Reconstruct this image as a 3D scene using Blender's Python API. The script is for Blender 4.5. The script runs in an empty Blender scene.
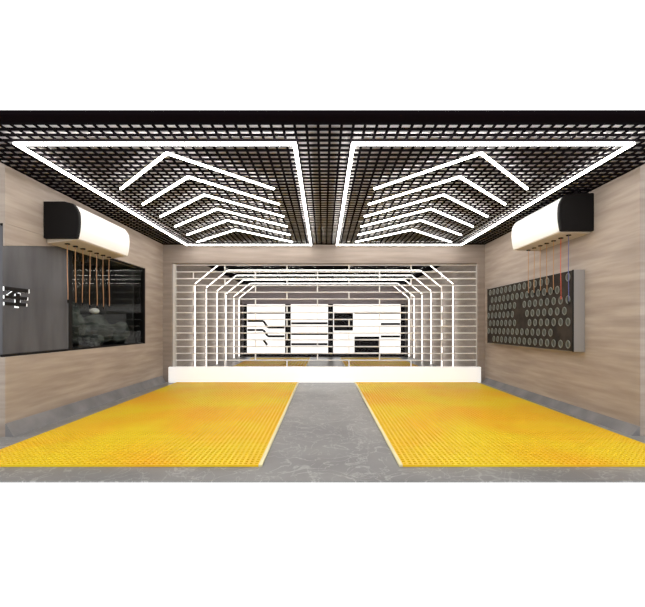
import bpy, bmesh, math, random
from mathutils import Vector, Matrix, noise
random.seed(7)
S = bpy.context.scene
COL = S.collection
EYE = 1.172                      # camera height above the floor
# ------------------------------------------------------------------ materials
def mat(name, color, rough=0.6, metal=0.0, spec=0.5, emit=None, strength=0.0):
    m = bpy.data.materials.new(name); m.use_nodes = True
    b = m.node_tree.nodes['Principled BSDF']
    b.inputs['Base Color'].default_value = (*color, 1)
    b.inputs['Roughness'].default_value = rough
    b.inputs['Metallic'].default_value = metal
    b.inputs['Specular IOR Level'].default_value = spec
    if emit:
        b.inputs['Emission Color'].default_value = (*emit, 1)
        b.inputs['Emission Strength'].default_value = strength
    return m

def noise_mix(m, c1, c2, scale=(1, 1, 1), nscale=3.0, detail=6, lo=.35, hi=.65, rough=None, bump=0.0, c3=None, scale3=None, w3=.5):
    """object-space noise that mixes two colours of the material itself"""
    nt = m.node_tree; b = nt.nodes['Principled BSDF']
    tc = nt.nodes.new('ShaderNodeTexCoord')
    mp = nt.nodes.new('ShaderNodeMapping'); mp.inputs['Scale'].default_value = scale
    nt.links.new(tc.outputs['Object'], mp.inputs['Vector'])
    nz = nt.nodes.new('ShaderNodeTexNoise'); nz.inputs['Scale'].default_value = nscale; nz.inputs['Detail'].default_value = detail
    nt.links.new(mp.outputs['Vector'], nz.inputs['Vector'])
    rp = nt.nodes.new('ShaderNodeValToRGB')
    rp.color_ramp.elements[0].position = lo; rp.color_ramp.elements[0].color = (*c1, 1)
    rp.color_ramp.elements[1].position = hi; rp.color_ramp.elements[1].color = (*c2, 1)
    nt.links.new(nz.outputs['Fac'], rp.inputs['Fac'])
    out = rp.outputs['Color']
    if c3:
        mp2 = nt.nodes.new('ShaderNodeMapping'); mp2.inputs['Scale'].default_value = scale3
        nt.links.new(tc.outputs['Object'], mp2.inputs['Vector'])
        n2 = nt.nodes.new('ShaderNodeTexNoise'); n2.inputs['Scale'].default_value = 1.0; n2.inputs['Detail'].default_value = 5
        nt.links.new(mp2.outputs['Vector'], n2.inputs['Vector'])
        r2 = nt.nodes.new('ShaderNodeValToRGB')
        r2.color_ramp.elements[0].position = .42; r2.color_ramp.elements[0].color = (0, 0, 0, 1)
        r2.color_ramp.elements[1].position = .7; r2.color_ramp.elements[1].color = (w3, w3, w3, 1)
        nt.links.new(n2.outputs['Fac'], r2.inputs['Fac'])
        mx = nt.nodes.new('ShaderNodeMix'); mx.data_type = 'RGBA'
        nt.links.new(r2.outputs['Color'], mx.inputs['Factor'])
        nt.links.new(out, mx.inputs['A']); mx.inputs['B'].default_value = (*c3, 1)
        out = mx.outputs['Result']
    nt.links.new(out, b.inputs['Base Color'])
    if bump:
        bp = nt.nodes.new('ShaderNodeBump'); bp.inputs['Strength'].default_value = bump; bp.inputs['Distance'].default_value = .01
        nt.links.new(nz.outputs['Fac'], bp.inputs['Height']); nt.links.new(bp.outputs['Normal'], b.inputs['Normal'])
    return m

def glass(name, tint, gloss=0.06, rough=0.02):
    m = bpy.data.materials.new(name); m.use_nodes = True
    nt = m.node_tree; nt.nodes.clear()
    o = nt.nodes.new('ShaderNodeOutputMaterial'); t = nt.nodes.new('ShaderNodeBsdfTransparent')
    g = nt.nodes.new('ShaderNodeBsdfGlossy'); mx = nt.nodes.new('ShaderNodeMixShader')
    t.inputs['Color'].default_value = (*tint, 1); g.inputs['Roughness'].default_value = rough
    mx.inputs['Fac'].default_value = gloss
    nt.links.new(t.outputs[0], mx.inputs[1]); nt.links.new(g.outputs[0], mx.inputs[2]); nt.links.new(mx.outputs[0], o.inputs[0])
    return m

M = {}
WALL1, WALL2, WALL3 = (.335, .272, .225), (.465, .39, .33), (.25, .20, .165)
M['wall'] = noise_mix(mat('striated taupe wall panel', WALL2, .55, spec=.3), WALL1, WALL2, (1, .8, 7), 1.6, 8, .3, .7, c3=WALL3, scale3=(1, 1.2, 16), w3=.45)
M['far_wall'] = noise_mix(mat('grey taupe far wall', (.3, .26, .24), .6, spec=.3), (.46, .40, .37), (.62, .55, .50), (1, .8, 6), 2, 8, .3, .7)
M['header'] = noise_mix(mat('taupe header board', WALL1, .55, spec=.3), (.27, .22, .19), (.36, .30, .255), (.8, 1, 9), 1.6, 8, .3, .7)
M['floor'] = noise_mix(mat('polished concrete', (.3, .29, .28), .3, spec=.4), (.185, .18, .178), (.27, .263, .255), (1, 1, 1), 1.3, 10, .33, .68)
nt = M['floor'].node_tree; bs = nt.nodes['Principled BSDF']; src = bs.inputs['Base Color'].links[0].from_socket
tc = nt.nodes.new('ShaderNodeTexCoord')
for sc_, amt in (((1.6, 2.2, 1), .50), ((3.1, 1.7, 1), .35)):        # thin curling scuffs in the concrete
    mp = nt.nodes.new('ShaderNodeMapping'); mp.inputs['Scale'].default_value = sc_; mp.inputs['Location'].default_value = (sc_[0]*3, 1, 0)
    nz = nt.nodes.new('ShaderNodeTexNoise'); nz.inputs['Scale'].default_value = 1.0; nz.inputs['Detail'].default_value = 5; nz.inputs['Distortion'].default_value = 2.0
    rp = nt.nodes.new('ShaderNodeValToRGB'); e_ = rp.color_ramp.elements
    e_[0].position = .485; e_[0].color = (0, 0, 0, 1); e_[1].position = .515; e_[1].color = (0, 0, 0, 1)
    q = e_.new(.5); q.color = (amt, amt, amt, 1)
    mx = nt.nodes.new('ShaderNodeMix'); mx.data_type = 'RGBA'; mx.inputs['B'].default_value = (.55, .54, .53, 1)
    nt.links.new(tc.outputs['Object'], mp.inputs['Vector']); nt.links.new(mp.outputs['Vector'], nz.inputs['Vector']); nt.links.new(nz.outputs['Fac'], rp.inputs['Fac'])
    nt.links.new(rp.outputs['Color'], mx.inputs['Factor']); nt.links.new(src, mx.inputs['A']); src = mx.outputs['Result']
nt.links.new(src, bs.inputs['Base Color'])
M['kerb_grey'] = noise_mix(mat('grey cove skirting', (.2, .19, .19), .5), (.15, .145, .15), (.23, .22, .22), (1, 1, 1), 3, 6)
M['slab'] = mat('pale slab over the grid', (.88, .84, .83), .9)
M['grid'] = mat('black ceiling grid', (.006, .005, .006), 1.0, spec=0.0)
M['black'] = mat('matt black', (.008, .007, .007), .6, spec=.12)
M['led'] = mat('white light tube', (.9, .9, .9), .4, emit=(1, .975, .94), strength=14.5)
M['led_far'] = mat('white arch tube', (.9, .9, .9), .4, emit=(1, .98, .95), strength=5.0)
M['dull_black'] = mat('dull black', (.006, .004, .005), 1.0, spec=0.0)
M['alu'] = mat('aluminium', (.72, .69, .66), .4, .0)
M['white'] = mat('white paint', (.94, .93, .92), .35)
M['white_gloss'] = mat('white gloss cover', (.93, .91, .89), .3)
M['tray'] = mat('beige tray', (.55, .47, .38), .5)
M['amber'] = mat('amber hose', (.50, .25, .10), .35)
M['red'] = mat('red hose', (.70, .10, .05), .35)
M['blue'] = mat('blue hose', (.10, .12, .34), .35)
M['frame_grey'] = mat('grey metal case', (.36, .345, .34), .4, .2)
M['board'] = noise_mix(mat('dark brown board', (.03, .024, .02), .7, spec=.15), (.018, .015, .013), (.045, .035, .028), (1, 3, 3), 2, 4)
M['ring'] = mat('pale grey ring', (.20, .212, .185), .45, .1)
M['lens'] = mat('dark green disc', (.06, .066, .055), .4, spec=.3)
M['screen'] = noise_mix(mat('blue grey glossy screen', (.06, .06, .068), .25), (.055, .055, .062), (.085, .084, .092), (1, 3, .6), 1.5, 5, .35, .65)
M['niche'] = mat('black niche', (.012, .012, .012), .5)
M['rock'] = noise_mix(mat('dark green grey stone', (.03, .035, .032), .7), (.022, .027, .024), (.12, .135, .12), (1, 1, 1), 6, 6, .42, .72, bump=.4)
M['halo'] = mat('white letter edge', (.9, .9, .9), .4, emit=(1, 1, 1), strength=.9)
M['pane'] = glass('dark display glass', (.86, .88, .87), .022)
M['poly'] = glass('clear shutter panel', (.95, .94, .93), .008, .05)
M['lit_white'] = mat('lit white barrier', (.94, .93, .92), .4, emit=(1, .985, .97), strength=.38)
M['joint'] = mat('pale shutter joint', (.92, .89, .86), .4)
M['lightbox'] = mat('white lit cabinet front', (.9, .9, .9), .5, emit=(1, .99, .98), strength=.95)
M['far_ceiling'] = mat('black far ceiling', (.008, .007, .008), 1.0, spec=0.0)
M['mauve'] = mat('grey mauve wall', (.42, .36, .38), .6)
Y1, Y2, Y3 = (.92, .66, .02), (.93, .57, .018), (.95, .43, .015)
M['mat'] = noise_mix(mat('yellow plastic grid', Y1, .45, spec=.3), Y1, Y2, (1, 1, 1), .9, 4, .35, .65, c3=Y3, scale3=(.8, .8, 1), w3=.7)
M['edge'] = mat('pale yellow edge', (.85, .76, .45), .45)

# ------------------------------------------------------------------ mesh helpers
class MB:
    def __init__(s): s.v = []; s.f = []; s.mi = []
    def add(s, vs, fs, mi=0):
        n = len(s.v); s.v += [tuple(v) for v in vs]
        s.f += [tuple(n + i for i in f) for f in fs]; s.mi += [mi] * len(fs); return s
    def box(s, x0, x1, y0, y1, z0, z1, mi=0):
        vs = [(x0,y0,z0),(x1,y0,z0),(x1,y1,z0),(x0,y1,z0),(x0,y0,z1),(x1,y0,z1),(x1,y1,z1),(x0,y1,z1)]
        return s.add(vs, [(3,2,1,0),(4,5,6,7),(0,1,5,4),(1,2,6,5),(2,3,7,6),(3,0,4,7)], mi)
    def bar(s, a, b, w, h, up=(0,0,1), mi=0):
        """rectangular bar from a to b: w across, h along up"""
        a, b, up = Vector(a), Vector(b), Vector(up); d = (b - a).normalized()
        sd = d.cross(up).normalized() * (w/2); u = sd.cross(d).normalized() * (h/2)
        vs = [a-sd-u, a+sd-u, a+sd+u, a-sd+u, b-sd-u, b+sd-u, b+sd+u, b-sd+u]
        return s.add(vs, [(0,1,2,3),(7,6,5,4),(0,4,5,1),(1,5,6,2),(2,6,7,3),(3,7,4,0)], mi)
    def tube(s, pts, r, n=8, mi=0):
        pts = [Vector(p) for p in pts]; rings = []
        for i, p in enumerate(pts):
            d = (pts[min(i+1, len(pts)-1)] - pts[max(i-1, 0)]).normalized()
            q = d.to_track_quat('Z', 'Y')
            rings.append([p + q @ Vector((r*math.cos(2*math.pi*k/n), r*math.sin(2*math.pi*k/n), 0)) for k in range(n)])
        vs = [v for g in rings for v in g]; fs = []
        for i in range(len(pts)-1):
            for k in range(n):
                fs.append((i*n+k, i*n+(k+1) % n, (i+1)*n+(k+1) % n, (i+1)*n+k))
        fs.append(tuple(range(n-1, -1, -1))); fs.append(tuple((len(pts)-1)*n+k for k in range(n)))
        return s.add(vs, fs, mi)
    def prism_y(s, prof, y0, y1, mi=0):
        """profile of (x, z) swept along y"""
        n = len(prof); vs = [(x, y0, z) for x, z in prof] + [(x, y1, z) for x, z in prof]
        fs = [(i, (i+1) % n, n+(i+1) % n, n+i) for i in range(n)] + [tuple(range(n-1, -1, -1)), tuple(range(n, 2*n))]
        return s.add(vs, fs, mi)
    def build(s, name, m, parent=None, loc=None, bevel=0, smooth=False, origin=None):
        me = bpy.data.meshes.new(name)
        vs = s.v
        if origin: vs = [(x-origin[0], y-origin[1], z-origin[2]) for x, y, z in vs]
        me.from_pydata(vs, [], s.f)
        for k in (m if isinstance(m, (list, tuple)) else [m]): me.materials.append(k)
        me.polygons.foreach_set('material_index', s.mi)
        bm = bmesh.new(); bm.from_mesh(me); bmesh.ops.recalc_face_normals(bm, faces=bm.faces); bm.to_mesh(me); bm.free()
        if smooth: me.polygons.foreach_set('use_smooth', [True]*len(me.polygons))
        o = bpy.data.objects.new(name, me); COL.objects.link(o)
        if parent: o.parent = parent
        if loc: o.location = loc
        elif origin: o.location = Vector(origin) - (parent.location if parent else Vector((0,0,0)))
        if bevel:
            b = o.modifiers.new('bevel', 'BEVEL'); b.width = bevel; b.segments = 2; b.limit_method = 'ANGLE'
        return o

def thing(name, label, cat, loc=(0,0,0), group=None):
    o = bpy.data.objects.new(name, None); COL.objects.link(o); o.location = loc; o.empty_display_size = .1
    return tag(o, label, cat, group)
def tag(o, label, cat, group=None):
    o['label'] = label; o['category'] = cat
    if group: o['group'] = group
    return o
def struct(o, label=None, cat=None):
    o['kind'] = 'structure'
    if label: o['label'] = label
    if cat: o['category'] = cat
    return o

W = 3.37          # half the room's width
CZ = EYE + 1.70   # underside of the ceiling grid
YF, YB = 4.07, 8.06   # near end of the side walls, plane of the back wall
YE = 15.9             # far wall of the second bay
# ------------------------------------------------------------------ setting
struct(MB().box(-W-.9, W+.25, 2.912, YE+.2, -.012, 0).build('floor', M['floor']), 'grey polished concrete floor with pale scuffs', 'floor')
struct(MB().box(-W-.05, W+.05, 3.22, YB, CZ+.030, CZ+.050).build('ceiling', M['slab']), 'grey slab seen through the black ceiling grid', 'ceiling')
struct(MB().box(-W-.05, W+.05, 3.10, 3.21, CZ+.002, CZ+.038).build('trim_1', M['dull_black']), 'black beam along the near edge of the ceiling', 'beam')
# ceiling grid: a lattice of thin black blades
g = MB(); x = -W+.01; px_ = .1
nx = int((2*W)/px_); ny = int((YB-3.23)/px_)
bw, bh = .023, .009
xs = [-W+.02+i*(2*W-.04)/nx for i in range(nx+1)]; ys = [3.235+i*px_ for i in range(ny+1)]
for xx in xs: g.box(xx-bw/2, xx+bw/2, 3.22, YB-.01, CZ, CZ+bh)
for yy in ys: g.box(-W+.01, W-.01, yy-bw*.92, yy+bw*.92, CZ+.0005, CZ+bh-.0005)
struct(g.build('ceiling_grid', M['grid']), 'black open-cell grid covering the ceiling', 'ceiling grid')

wt = .2
# left wall with the opening of the display window
wz0, wz1, wy1 = .842, 2.26, 7.27
m = MB(); m.box(-W-wt, -W, YF, YB+.2, 0, wz0); m.box(-W-wt, -W, YF, YB+.2, wz1, CZ+.07); m.box(-W-wt, -W, wy1, YB+.2, wz0, wz1)
m.add([(-W-dx_, y, z) for dx_ in (.024, .006) for y, z in ((YF, EYE+.85), (5.20, EYE+1.075), (5.20, wz1), (YF, wz1))],
      [(0,1,2,3),(7,6,5,4),(0,4,5,1),(1,5,6,2),(2,6,7,3),(3,7,4,0)])
struct(m.build('wall_left', M['wall']), 'taupe striated left wall around the dark display window', 'wall')
struct(MB().box(W, W+wt, YF+.035, YB+.2, 0, CZ+.07).build('wall_right', M['wall']), 'taupe striated right wall behind the ring board', 'wall')
m = MB(); oz = EYE+1.315
m.box(-W, W, YB, YB+.2, oz, CZ+.07); m.box(-W, -3.19, YB, YB+.2, 0, oz); m.box(3.225, W, YB, YB+.2, 0, oz)
struct(m.build('wall_back', M['header']), 'taupe header and jambs framing the clear roller shutter', 'wall')
# grey skirtings that lean out from the foot of each side wall
for s, nm, h, y0, lab in ((-1, 'baseboard_left', .14, YF, 'grey sloping skirting at the foot of the left wall'), (1, 'baseboard_right', .10, YF+.035, 'grey sloping skirting at the foot of the right wall')):
    n = 20; prof0 = [(s*W, 0), (s*(W-.09), 0), (s*(W-.075), .02), (s*(W-.006), h), (s*W, h)]
    struct(MB().prism_y(prof0, y0, YB-.06).build(nm, M['kerb_grey']), lab, 'skirting')

# ------------------------------------------------------------------ left display window: niche, pane, frame
win = thing('window_1', 'dark glazed display niche in the left wall', 'window', (-W, 5.7, wz0)); win['kind'] = 'structure'
nx0 = -4.12
m = MB()
m.box(nx0-.03, nx0, YF, wy1+.03, wz0-.03, wz1+.03); m.box(nx0, -W-wt, YF, wy1+.03, wz0-.03, wz0-.001)
m.box(nx0, -W-wt, YF, wy1+.03, wz1, wz1+.03); m.box(nx0, -W-wt, wy1, wy1+.03, wz0, wz1); m.box(nx0, -W-wt, YF, YF+.02, wz0, wz1)
m.build('niche_lining', M['niche'], win, origin=(-W, 5.7, wz0))
m = MB()
for z in (wz0+.012, wz1-.012): m.box(-W-.055, -W-.027, YF, wy1, z-.012, z+.012)
m.box(-W-wt, -W-.006, wy1-.03, wy1, wz0, wz1); m.box(-W-.055, -W-.027, 5.13, 5.20, wz0+.024, wz1-.024)
m.build('window_frame', M['black'], win, origin=(-W, 5.7, wz0))
MB().box(-W-.046, -W-.038, 5.20, wy1-.03, wz0+.024, wz1-.024).build('pane', M['pane'], win, origin=(-W, 5.7, wz0))
# screen panel filling the near part of the window
sp = MB().box(-W-.08, -W-.03, YF+.002, 5.128, wz0+.026, wz1-.026).build('display_screen', M['screen'], bevel=.004, origin=(-W-.09, 4.6, wz0+.026))
tag(sp, 'smooth blue grey screen panel filling the near half of the left window', 'screen')
# the character che, black on a white edge
lx = -W-.03
L = thing('sign_character', 'black and white Chinese character mounted on the blue grey screen', 'sign', (lx, 4.22, EYE+.2))
strokes = [((4.075, .397), (4.395, .397), .045), ((4.215, .38), (4.13, .325), .03), ((4.075, .309), (4.375, .309), .036), ((4.075, .237), (4.36, .237), .036), ((4.245, .36), (4.245, .215), .045)]
mb = MB(); mw = MB()
for k, ((y0, z0), (y1, z1), w) in enumerate(strokes):
    a = Vector((lx+.022+k*.0006, y0, EYE+z0)); b = Vector((lx+.022+k*.0006, y1, EYE+z1))
    mb.bar(a, b, w, .016, (1, 0, 0))
    d = (b-a).normalized()
    ext = .028 if k not in (1, 4) else .015
    mw.bar(a + Vector((-.014, 0, 0)), b + d*ext + Vector((-.014, 0, 0)), w*.95, .013, (1, 0, 0))
mw.bar((lx+.0085, 4.27, EYE+.355), (lx+.0085, 4.295, EYE+.355), .026, .012, (1,0,0))
mw.bar((lx+.0085, 4.27, EYE+.273), (lx+.0085, 4.295, EYE+.273), .024, .012, (1,0,0))
mb.build('letter_face', M['black'], L, origin=(lx, 4.22, EYE+.2)); mw.build('letter_edge', M['halo'], L, origin=(lx, 4.22, EYE+.2))['label'] = 'white letter edge'

# stones on the niche floor
def rock(name, c, r, sc, seed, m, lab, cat, group=None, sub=4, amp=.35):
    bm = bmesh.new(); bmesh.ops.create_icosphere(bm, subdivisions=sub, radius=1)
    for v in bm.verts:
        n = noise.fractal(v.co*1.3 + Vector((seed*7.1, seed*3.3, seed)), 1.0, 2.0, 5)
        v.co *= 1 + amp*n
        v.co = Vector((v.co.x*sc[0]*r, v.co.y*sc[1]*r, v.co.z*sc[2]*r))
    lo = min(v.co.z for v in bm.verts)
    for v in bm.verts: v.co.z -= lo
    me = bpy.data.meshes.new(name); bm.to_mesh(me); bm.free(); me.materials.append(m)
    me.polygons.foreach_set('use_smooth', [True]*len(me.polygons))
    o = bpy.data.objects.new(name, me); COL.objects.link(o); o.location = c
    tag(o, lab, cat, group); return o, max(v.co.z for v in me.vertices)
fz = wz0+.001
r1, h1 = rock('boulder', (-3.83, 6.42, fz), .26, (.8, 1.25, .93), 3, M['rock'], 'largest dark boulder in the left window, a white pebble on it', 'boulder')
rock('boulder', (-3.80, 5.72, fz), .22, (.9, 1.1, 1.5), 5, M['rock'], 'dark boulder in the left window nearest the black mullion', 'boulder')
rock('boulder', (-3.74, 7.03, fz), .17, (.9, 1.1, 1.2), 9, M['rock'], 'dark boulder at the far end of the left window', 'boulder')
rock('stone', (-3.55, 6.02, fz), .10, (.7, 1.2, .9), 12, M['rock'], 'small dark stone behind the glass between the two nearer boulders', 'stone')
rock('white_pebble', (-3.83, 6.42, fz+h1+.001), .075, (.9, 1.35, .62), 2, M['white'], 'smooth white oval pebble lying on the largest dark boulder', 'pebble', amp=.08)

# ------------------------------------------------------------------ light frames and chevrons under the ceiling
LZ = CZ - .045
def tube_box(m, a, b, w=.031, h=.018): return m.bar((a[0], a[1], LZ), (b[0], b[1], LZ), w, h)
for s, side in ((-1, 'left'), (1, 'right')):
    xi, xo = s*.265, s*2.80; y0, y1 = 3.50, 7.86
    c = ((xi+xo)/2, (y0+y1)/2, LZ)
    F = thing('rectangular_light', 'large rectangular white light frame on the %s half of the ceiling' % side, 'ceiling light', c, 'ceiling light frames')
    h = .0155
    for a, b in (((xi-s*h, y0), (xo+s*h, y0)), ((xi-s*h, y1), (xo+s*h, y1)), ((xi, y0+h), (xi, y1-h)), ((xo, y0+h), (xo, y1-h))):
        tube_box(MB(), a, b).build('light_tube', M['led'], F, origin=c)
    order = ['nearest', 'second nearest', 'third nearest', 'fourth nearest', 'second farthest', 'farthest']
    for k in range(6):
        ye = 4.65+.586*k; ya = ye-.963
        xa, xin, xout = s*(1.505+.003*k), s*(.605+.004*k), s*(2.455+.008*k)
        c = (xa, ya, LZ)
        V = thing('chevron_light', '%s of the six white chevron lights inside the %s ceiling frame' % (order[k], side), 'ceiling light', c, 'chevron ceiling lights')
        for xe in (xin, xout):
            tube_box(MB(), (xa, ya), (xe, ye), .024, .016).build('light_tube', M['led'], V, origin=c)

# ------------------------------------------------------------------ hose reel drums on the side walls
def drum(s, side, xf, y0, y1, zb, zt, tray_drop, colors, hole_x, hy0, hy1, ends, body_lab):
    c = (s*W, (y0+y1)/2, EYE+zb)
    R = thing('hose_reel_box', body_lab, 'hose reel', c, 'hose reel boxes')
    d = W - xf; ht = zt-zb
    # cover section: rounded front
    prof = [(W, zb)]
    prof += [(xf+d*.06, zb)]
    for k in range(0, 13):
        t = k/12; z = zb + ht*(t*.94+.02)
        bulge = .028*math.sin(math.pi*min(1, t*1.02))**.8 if 0 < t < 1 else 0
        back = 0 if t < .72 else (t-.72)**1.5*.75*d
        prof.append((xf+d*.05-bulge+back, z))
    prof += [(xf+d*.42, zt), (W, zt)]
    P = [(s*a, EYE+z) for a, z in prof]
    cap = .055
    MB().prism_y(P, y0+cap, y1-cap).build('cover', M['white_gloss'], R, origin=c, bevel=.004)['label'] = 'white rounded front cover'
    big = [(s*(a if a > W-.001 else a-.014), EYE+(z-.008 if z < zb+.01 else z+ (.008 if z > zt-.01 else 0))) for a, z in prof]
    MB().prism_y(big, y0, y0+cap).build('end_cap', M['black'], R, origin=c, bevel=.012)['label'] = 'black end cap facing the room front'
    MB().prism_y(P, y1-cap, y1).build('end_cap', M['white_gloss'], R, origin=c, bevel=.008)['label'] = 'white end cap nearest the shutter'
    # outlet tray under the cover
    tp = [(s*(xf+.05), EYE+zb), (s*(xf+.06), EYE+zb-.012), (s*(W-.02), EYE+zb-tray_drop), (s*W, EYE+zb-tray_drop), (s*W, EYE+zb)]
    MB().prism_y(tp, y0+cap+.01, y1-.02).build('outlet_tray', M['tray'], R, origin=c, bevel=.004)
    for k, cm in enumerate(colors):
        y = hy0+(hy1-hy0)*k/(len(colors)-1)
        f = (hole_x-(xf+.06))/(W-.02-xf-.06); zz = EYE+zb-.012-(tray_drop-.012)*f
        o = MB().tube([(s*hole_x, y, zz+.012), (s*hole_x, y, zz-.010)], .030, 14).build('hose_outlet', M['black'], R, origin=c)
        ze = EYE+ends[k]
        rr = random.Random(k+int(10*xf)+(5 if s > 0 else 0)); w = .012
        ph = rr.uniform(0, 6); w = .006
        pts = [(s*hole_x + w*math.sin(ph+t*5)*t, y + w*math.cos(ph+t*4)*t, zz-.008+(ze-zz+.008)*t) for t in [i/14 for i in range(15)]]
        hz = MB().tube(pts, .0042, 8).build('hose', M[cm], R, origin=c, smooth=True)
        hz['label'] = cm + ' hose'
        p = pts[-1]
        nz = MB().tube([p, (p[0], p[1], p[2]-.04)], .0075, 10).build('nozzle', M['black'] if cm != 'red' else M['red'], hz)
        nz.location = (0, 0, 0); 
        # keep the nozzle's vertices in the hose's own frame
        for v in nz.data.vertices: v.co -= Vector(c)
    return R
drum(-1, 'left', 2.965, 4.62, 5.86, 1.062, 1.49, .055, ['amber']*7, 3.20, 4.80, 5.73, [.33, .30, .31, .29, .29, .28, .30],
     'white and black hose reel box on the left wall above the dark window')
drum(1, 'right', 2.955, 4.80, 6.06, 1.195, 1.655, .02, ['blue', 'red', 'amber', 'amber', 'amber', 'amber', 'amber'], 3.17, 4.99, 5.97, [.32, .40, .50, .48, .52, .50, .51],
     'white and black hose reel box on the right wall above the ring board')

# ------------------------------------------------------------------ ring board on the right wall
bx, by0, by1, bz0, bz1 = 3.215, 4.97, 7.58, EYE-.335, EYE+.728
c = (W, (by0+by1)/2, bz0)
B = thing('display_board', 'long dark board studded with rings on the right wall below the hose reel', 'display board', c)
fr = .02
MB().box(bx+.012, W-.001, by0, by1, bz0, bz1).build('case', M['frame_grey'], B, origin=c, bevel=.004)['label'] = 'grey metal case'
MB().box(bx+.004, bx+.0115, by0+fr, by1-.006, bz0+.006, bz1-.006).build('panel', M['board'], B, origin=c)
MB().box(bx, bx+.0115, by0+.001, by0+fr-.001, bz0, bz1).build('edge_trim', M['black'], B, origin=c)
MB().box(bx, bx+.0115, by1-.005, by1, bz0, bz1).build('edge_trim', M['black'], B, origin=c)
# one ring, copied
def ring_mesh():
    m = MB(); n, q, R0, r0 = 18, 6, .044, .0065
    vs = []; fs = []
    for i in range(n):
        a = 2*math.pi*i/n
        for j in range(q):
            t = 2*math.pi*j/q; rr = R0+r0*math.cos(t)
            vs.append((-r0*.9*math.sin(t)-.006, rr*math.cos(a)*.92, rr*math.sin(a)*1.12))
    for i in range(n):
        for j in range(q):
            fs.append((i*q+j, i*q+(j+1) % q, ((i+1) % n)*q+(j+1) % q, ((i+1) % n)*q+j))
    m.add(vs, fs, 0)
    m.add([(-.002, .043*math.cos(2*math.pi*k/n)*.92, .043*math.sin(2*math.pi*k/n)*1.12) for k in range(n)], [tuple(range(n))], 1)
    return m
proto = None; cnt = 0
for r in range(7):
    z = bz1-.085-r*.1475
    off = .075 if r % 2 else 0
    for k in range(17):
        y = by0+.10+off+k*.158
        if y > by1-.06: continue
        if r in (3, 4) and 7 <= k <= 8: continue                  # the bare dark patch
        if r == 2 and k == 8: continue
        if r == 0 and k in (1, 2, 16): continue
        if r == 5 and k in (0, 1): continue
        if r == 6 and k in (15, 16): continue
        if r == 1 and k in (0, 15): continue
        if cnt >= 100: continue
        if proto is None:
            o = ring_mesh().build('ring', [M['ring'], M['lens']], B, smooth=False); proto = o
        else:
            o = proto.copy(); COL.objects.link(o); o.parent = B
        o.location = Vector((bx+.0038, y, z)) - Vector(c); cnt += 1

# ------------------------------------------------------------------ floor mats
def grating(m, x0, x1, y0, y1, p, hole, z0, z1):
    nx = max(1, round((x1-x0)/p)); ny = max(1, round((y1-y0)/p)); dx, dy = (x1-x0)/nx, (y1-y0)/ny
    hx, hy = hole*dx/2, hole*dy/2
    for i in range(nx):
        for j in range(ny):
            a, b = x0+i*dx, y0+j*dy; cx, cy = a+dx/2, b+dy/2
            o = [(a,b,z1),(a+dx,b,z1),(a+dx,b+dy,z1),(a,b+dy,z1)]
            h = [(cx-hx,cy-hy,z1),(cx+hx,cy-hy,z1),(cx+hx,cy+hy,z1),(cx-hx,cy+hy,z1)]
            l = [(q[0],q[1],z0) for q in h]
            m.add(o+h+l, [(0,1,5,4),(1,2,6,5),(2,3,7,6),(3,0,4,7),(5,9,8,4),(6,10,9,5),(7,11,10,6),(4,8,11,7)])
def floor_mat(side, x0, x1, y0, y1, inner, lab, p=.045, edge=True, group='yellow floor mats'):
    c = ((x0+x1)/2, (y0+y1)/2, 0)
    T = thing('floor_mat', lab, 'floor mat', c, group)
    zt = .018; m = MB(); e = .03
    xa, xb = (x0, x1-e) if inner == 1 else (x0+e, x1)
    grating(m, xa, xb, y0+.012, y1, p, .61, .001, zt)
    me = m.build('grating', M['mat'], T, origin=c)
    sk = MB(); xi = (x1-e, x1) if inner == 1 else (x0, x0+e)
    sk.box(xi[0], xi[1], y0, y1, .001, zt+.002)
    sk.build('edge_strip', M['edge'], T, origin=c, bevel=.003)['label'] = 'pale edging strip beside the bare concrete lane'
    sk = MB(); sk.box(xa, xb, y0, y0+.012, .001, zt); sk.build('edge_strip', M['mat'], T, origin=c)
    return T
floor_mat('left', -3.03, -.515, 3.20, 7.93, 1, 'yellow grid floor mat left of the bare concrete lane, this side of the shutter')
floor_mat('right', .625, 3.15, 3.20, 7.93, -1, 'yellow grid floor mat right of the bare concrete lane, this side of the shutter')
floor_mat('left', -2.62, -.48, 9.2, 14.1, 1, 'yellow grid floor mat behind the shutter, left of the lane', p=.09)
floor_mat('right', .58, 2.72, 9.2, 14.1, -1, 'yellow grid floor mat behind the shutter, right of the lane', p=.09)

# ------------------------------------------------------------------ white kerb and clear shutter
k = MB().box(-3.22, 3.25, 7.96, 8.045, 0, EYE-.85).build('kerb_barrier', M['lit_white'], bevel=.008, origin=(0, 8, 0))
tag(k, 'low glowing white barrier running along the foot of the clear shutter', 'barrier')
ys_ = 8.17; c = (0, ys_, 0)
SH = thing('roller_shutter', 'clear roller shutter of brick-bonded panels across the back opening', 'shutter', c)
f = ys_/385
rowh = 6.79*f; ztop = EYE+60.9*f
rows = 15
xl, xr = -146.5*f, 150.5*f
for s, xx in ((-1, xl-.07), (1, xr+.07)):
    m = MB(); m.box(xx-.045, xx+.045, ys_-.05, ys_-.03, .005, oz-.005); m.box(xx-.045, xx+.045, ys_+.03, ys_+.05, .005, oz-.005)
    m.box(xx+s*.045-.006, xx+s*.045+.006, ys_-.03, ys_+.03, .005, oz-.005)
    m.build('guide_rail', M['alu'], SH, origin=c, bevel=.003)
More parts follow.
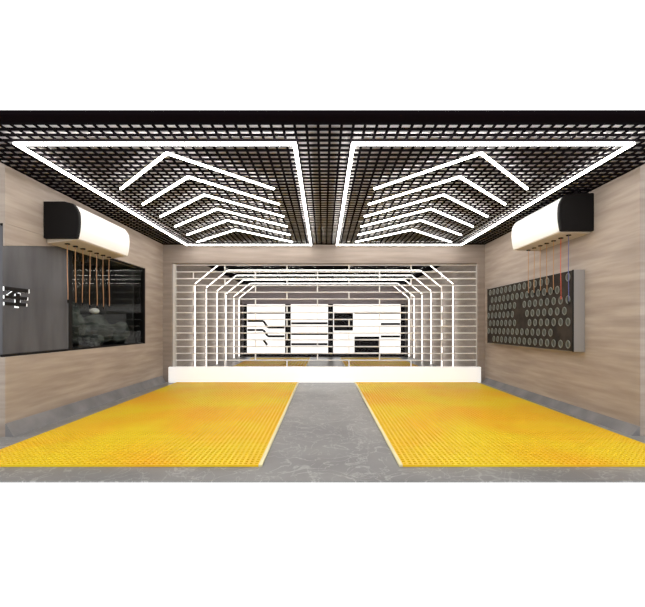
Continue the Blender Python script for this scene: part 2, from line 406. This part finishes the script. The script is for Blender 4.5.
for r in range(rows+1):
    z = ztop-r*rowh
    if z < .02: break
    MB().tube([(xl-.06, ys_, z), (xr+.06, ys_, z)], .0128, 8).build('slat_rod', M['joint'], SH, origin=c)
    z1 = z-.012; z0 = max(z-rowh+.012, .01)
    if z0 >= z1: break
    j0 = 25 if r % 2 == 0 else 55.5
    js = [q for q in (j0-62*i*1.0 for i in range(-4, 5)) if xl/f+4 < q < xr/f-4]
    js = sorted(js)
    ed = [xl-.05]+[q*f for q in js]+[xr+.05]
    for q in js:
        MB().box(q*f-.012, q*f+.012, ys_-.010, ys_+.010, z0, z1).build('joint_clip', M['joint'], SH, origin=c)
    for a, b in zip(ed[:-1], ed[1:]):
        MB().box(a+.013, b-.013, ys_-.003, ys_+.003, z0, z1).build('clear_panel', M['poly'], SH, origin=c)

# ------------------------------------------------------------------ second bay behind the shutter
fy0 = YB+.2
struct(MB().box(-W-wt, -W, fy0, YE, 0, 2.9).build('wall_far_left', M['far_wall']), 'grey taupe left wall of the bay behind the shutter', 'wall')
struct(MB().box(W, W+wt, fy0, YE, 0, 2.9).build('wall_far_right', M['far_wall']), 'grey taupe right wall of the bay behind the shutter', 'wall')
struct(MB().box(-W-wt, W+wt, YE, YE+.1, 0, 2.9).build('wall_far_back', M['mauve']), 'grey mauve end wall behind the white cabinets', 'wall')
struct(MB().box(-W-wt, W+wt, fy0, YE+.1, 2.9, 2.95).build('ceiling_far', M['far_ceiling']), 'black ceiling of the bay behind the shutter', 'ceiling')
names = ['nearest', 'second nearest', 'third nearest', 'fourth nearest', 'second farthest', 'farthest']
for k, y in enumerate((9.85, 10.80, 11.87, 12.96, 14.1, 14.95)):
    c = (0, y, 0)
    A = thing('light_arch', '%s of the six white light arches in the bay behind the shutter' % names[k], 'light', c, 'light arches behind the shutter')
    X, top, dx, dz = 3.30, EYE+1.555, .59, .475; w = .015
    for s in (-1, 1):
        MB().bar((s*X, y, .002), (s*X, y, top-dz-.05), w, w, (0, 1, 0)).build('post', M['led_far'], A, origin=c)
        MB().bar((s*X, y, top-dz), (s*(X-dx), y, top), w, w, (0, 1, 0)).build('corner_tube', M['led_far'], A, origin=c)
    MB().bar((-(X-dx)+.02, y, top+.004), ((X-dx)-.02, y, top+.004), w*.7, w*.7, (0, 1, 0)).build('top_tube', M['led'], A, origin=c)

# white lit cabinets on the end wall
cy1 = YE-.005; cd = .35; cy0 = cy1-cd
f = cy0/385
def X(px): return (px-324)*f
def Z(py): return EYE+(326-py)*f
zt_, zb_ = Z(304.2), Z(353.2)
def cabinet(x0, x1, lab, lines, blanks, diag=()):
    c = ((x0+x1)/2, cy1, 0)
    T = thing('wall_cabinet', lab, 'cabinet', c, 'white cabinets on the end wall')
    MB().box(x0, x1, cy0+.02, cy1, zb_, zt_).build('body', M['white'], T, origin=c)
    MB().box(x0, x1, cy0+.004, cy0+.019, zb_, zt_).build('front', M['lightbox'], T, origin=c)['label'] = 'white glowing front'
    MB().box(x0, x1, cy0+.03, cy1, .001, zb_-.004).build('plinth', M['dull_black'], T, origin=c)
    for a in lines:
        m = MB()
        for (xa, za), (xb, zb) in zip(a[:-1], a[1:]): m.bar((xa, cy0, za), (xb, cy0, zb), .088, .006, (0, 1, 0))
        m.build('black_strip', M['dull_black'], T, origin=c)
    for (xa, xb, za, zb) in blanks:
        MB().box(xa, xb, cy0-.006, cy0+.003, za, zb).build('black_panel', M['dull_black'], T, origin=c)
    return T
e = .02
cabinet(X(247), X(285), 'left white lit cabinet behind the shutter, with stepped black strips',
        [[(X(247)+e, Z(312.8)), (X(285)-e, Z(312.8))],
         [(X(247)+e, Z(321)), (X(263.3), Z(321)), (X(268), Z(327.5)), (X(285)-e, Z(327.5))],
         [(X(247)+e, Z(330)), (X(263.3), Z(330)), (X(268), Z(336.3)), (X(285)-e, Z(336.3))],
         [(X(263.3), Z(339.6)), (X(267.2), Z(345))]], [])
cabinet(X(290.8), X(328), 'middle white lit cabinet behind the shutter, with three straight black strips',
        [[(X(290.8)+e, Z(q)), (X(328)-e, Z(q))] for q in (323.3, 334, 344.2)], [])
cabinet(X(333.2), X(400.6), 'wide right white lit cabinet behind the shutter, with two black panels',
        [[(X(354.5), Z(312.8)), (X(400.6)-e, Z(312.8))], [(X(380.8), Z(324)), (X(400.6)-e, Z(324))], [(X(380.8), Z(336.5)), (X(400.6)-e, Z(336.5))]],
        [(X(334), X(353), Z(330.6), Z(312.8)), (X(354.4), X(379.4), Z(352.5), Z(336.5))])
for (a, b, lab) in ((243.5, 247, 'black upright left of the left white cabinet'), (285, 290.8, 'black upright between the left and middle white cabinets'),
                    (328, 333.2, 'black upright between the middle and right white cabinets'), (400.6, 405, 'black upright right of the wide white cabinet')):
    o = MB().box(X(a)+.005, X(b)-.005, cy0-.01, cy1, 0, zt_).build('upright', M['dull_black'], origin=((X(a)+X(b))/2, cy1, 0), bevel=.004)
    tag(o, lab, 'upright', 'black uprights between the cabinets')

p = MB().box(-3.2, 3.2, 14.62, cy0-.03, .001, .04).build('black_platform', M['dull_black'], bevel=.004, origin=(0, 15, 0))
tag(p, 'low black platform on the floor in front of the white cabinets', 'platform')

# ------------------------------------------------------------------ daylight and camera
w = bpy.data.worlds.new('World'); S.world = w; w.use_nodes = True
bg = w.node_tree.nodes['Background']; bg.inputs['Color'].default_value = (1, 1, 1, 1); bg.inputs['Strength'].default_value = 1.02
cam = bpy.data.cameras.new('Camera'); co = bpy.data.objects.new('Camera', cam); COL.objects.link(co)
co.location = (0, 0, EYE); co.rotation_euler = (math.radians(90), 0, 0)
cam.sensor_fit = 'HORIZONTAL'; cam.sensor_width = 36; cam.lens = 385/645*36
cam.shift_x = -1.5/645; cam.shift_y = 22.5/645; cam.clip_end = 100
S.camera = co
v = S.view_settings; v.view_transform = 'Standard'; v.look = 'None'; v.gamma = 1; v.use_curve_mapping = False; v.exposure = .25
S.cycles.transparent_max_bounces = 24
S.cycles.max_bounces = 8
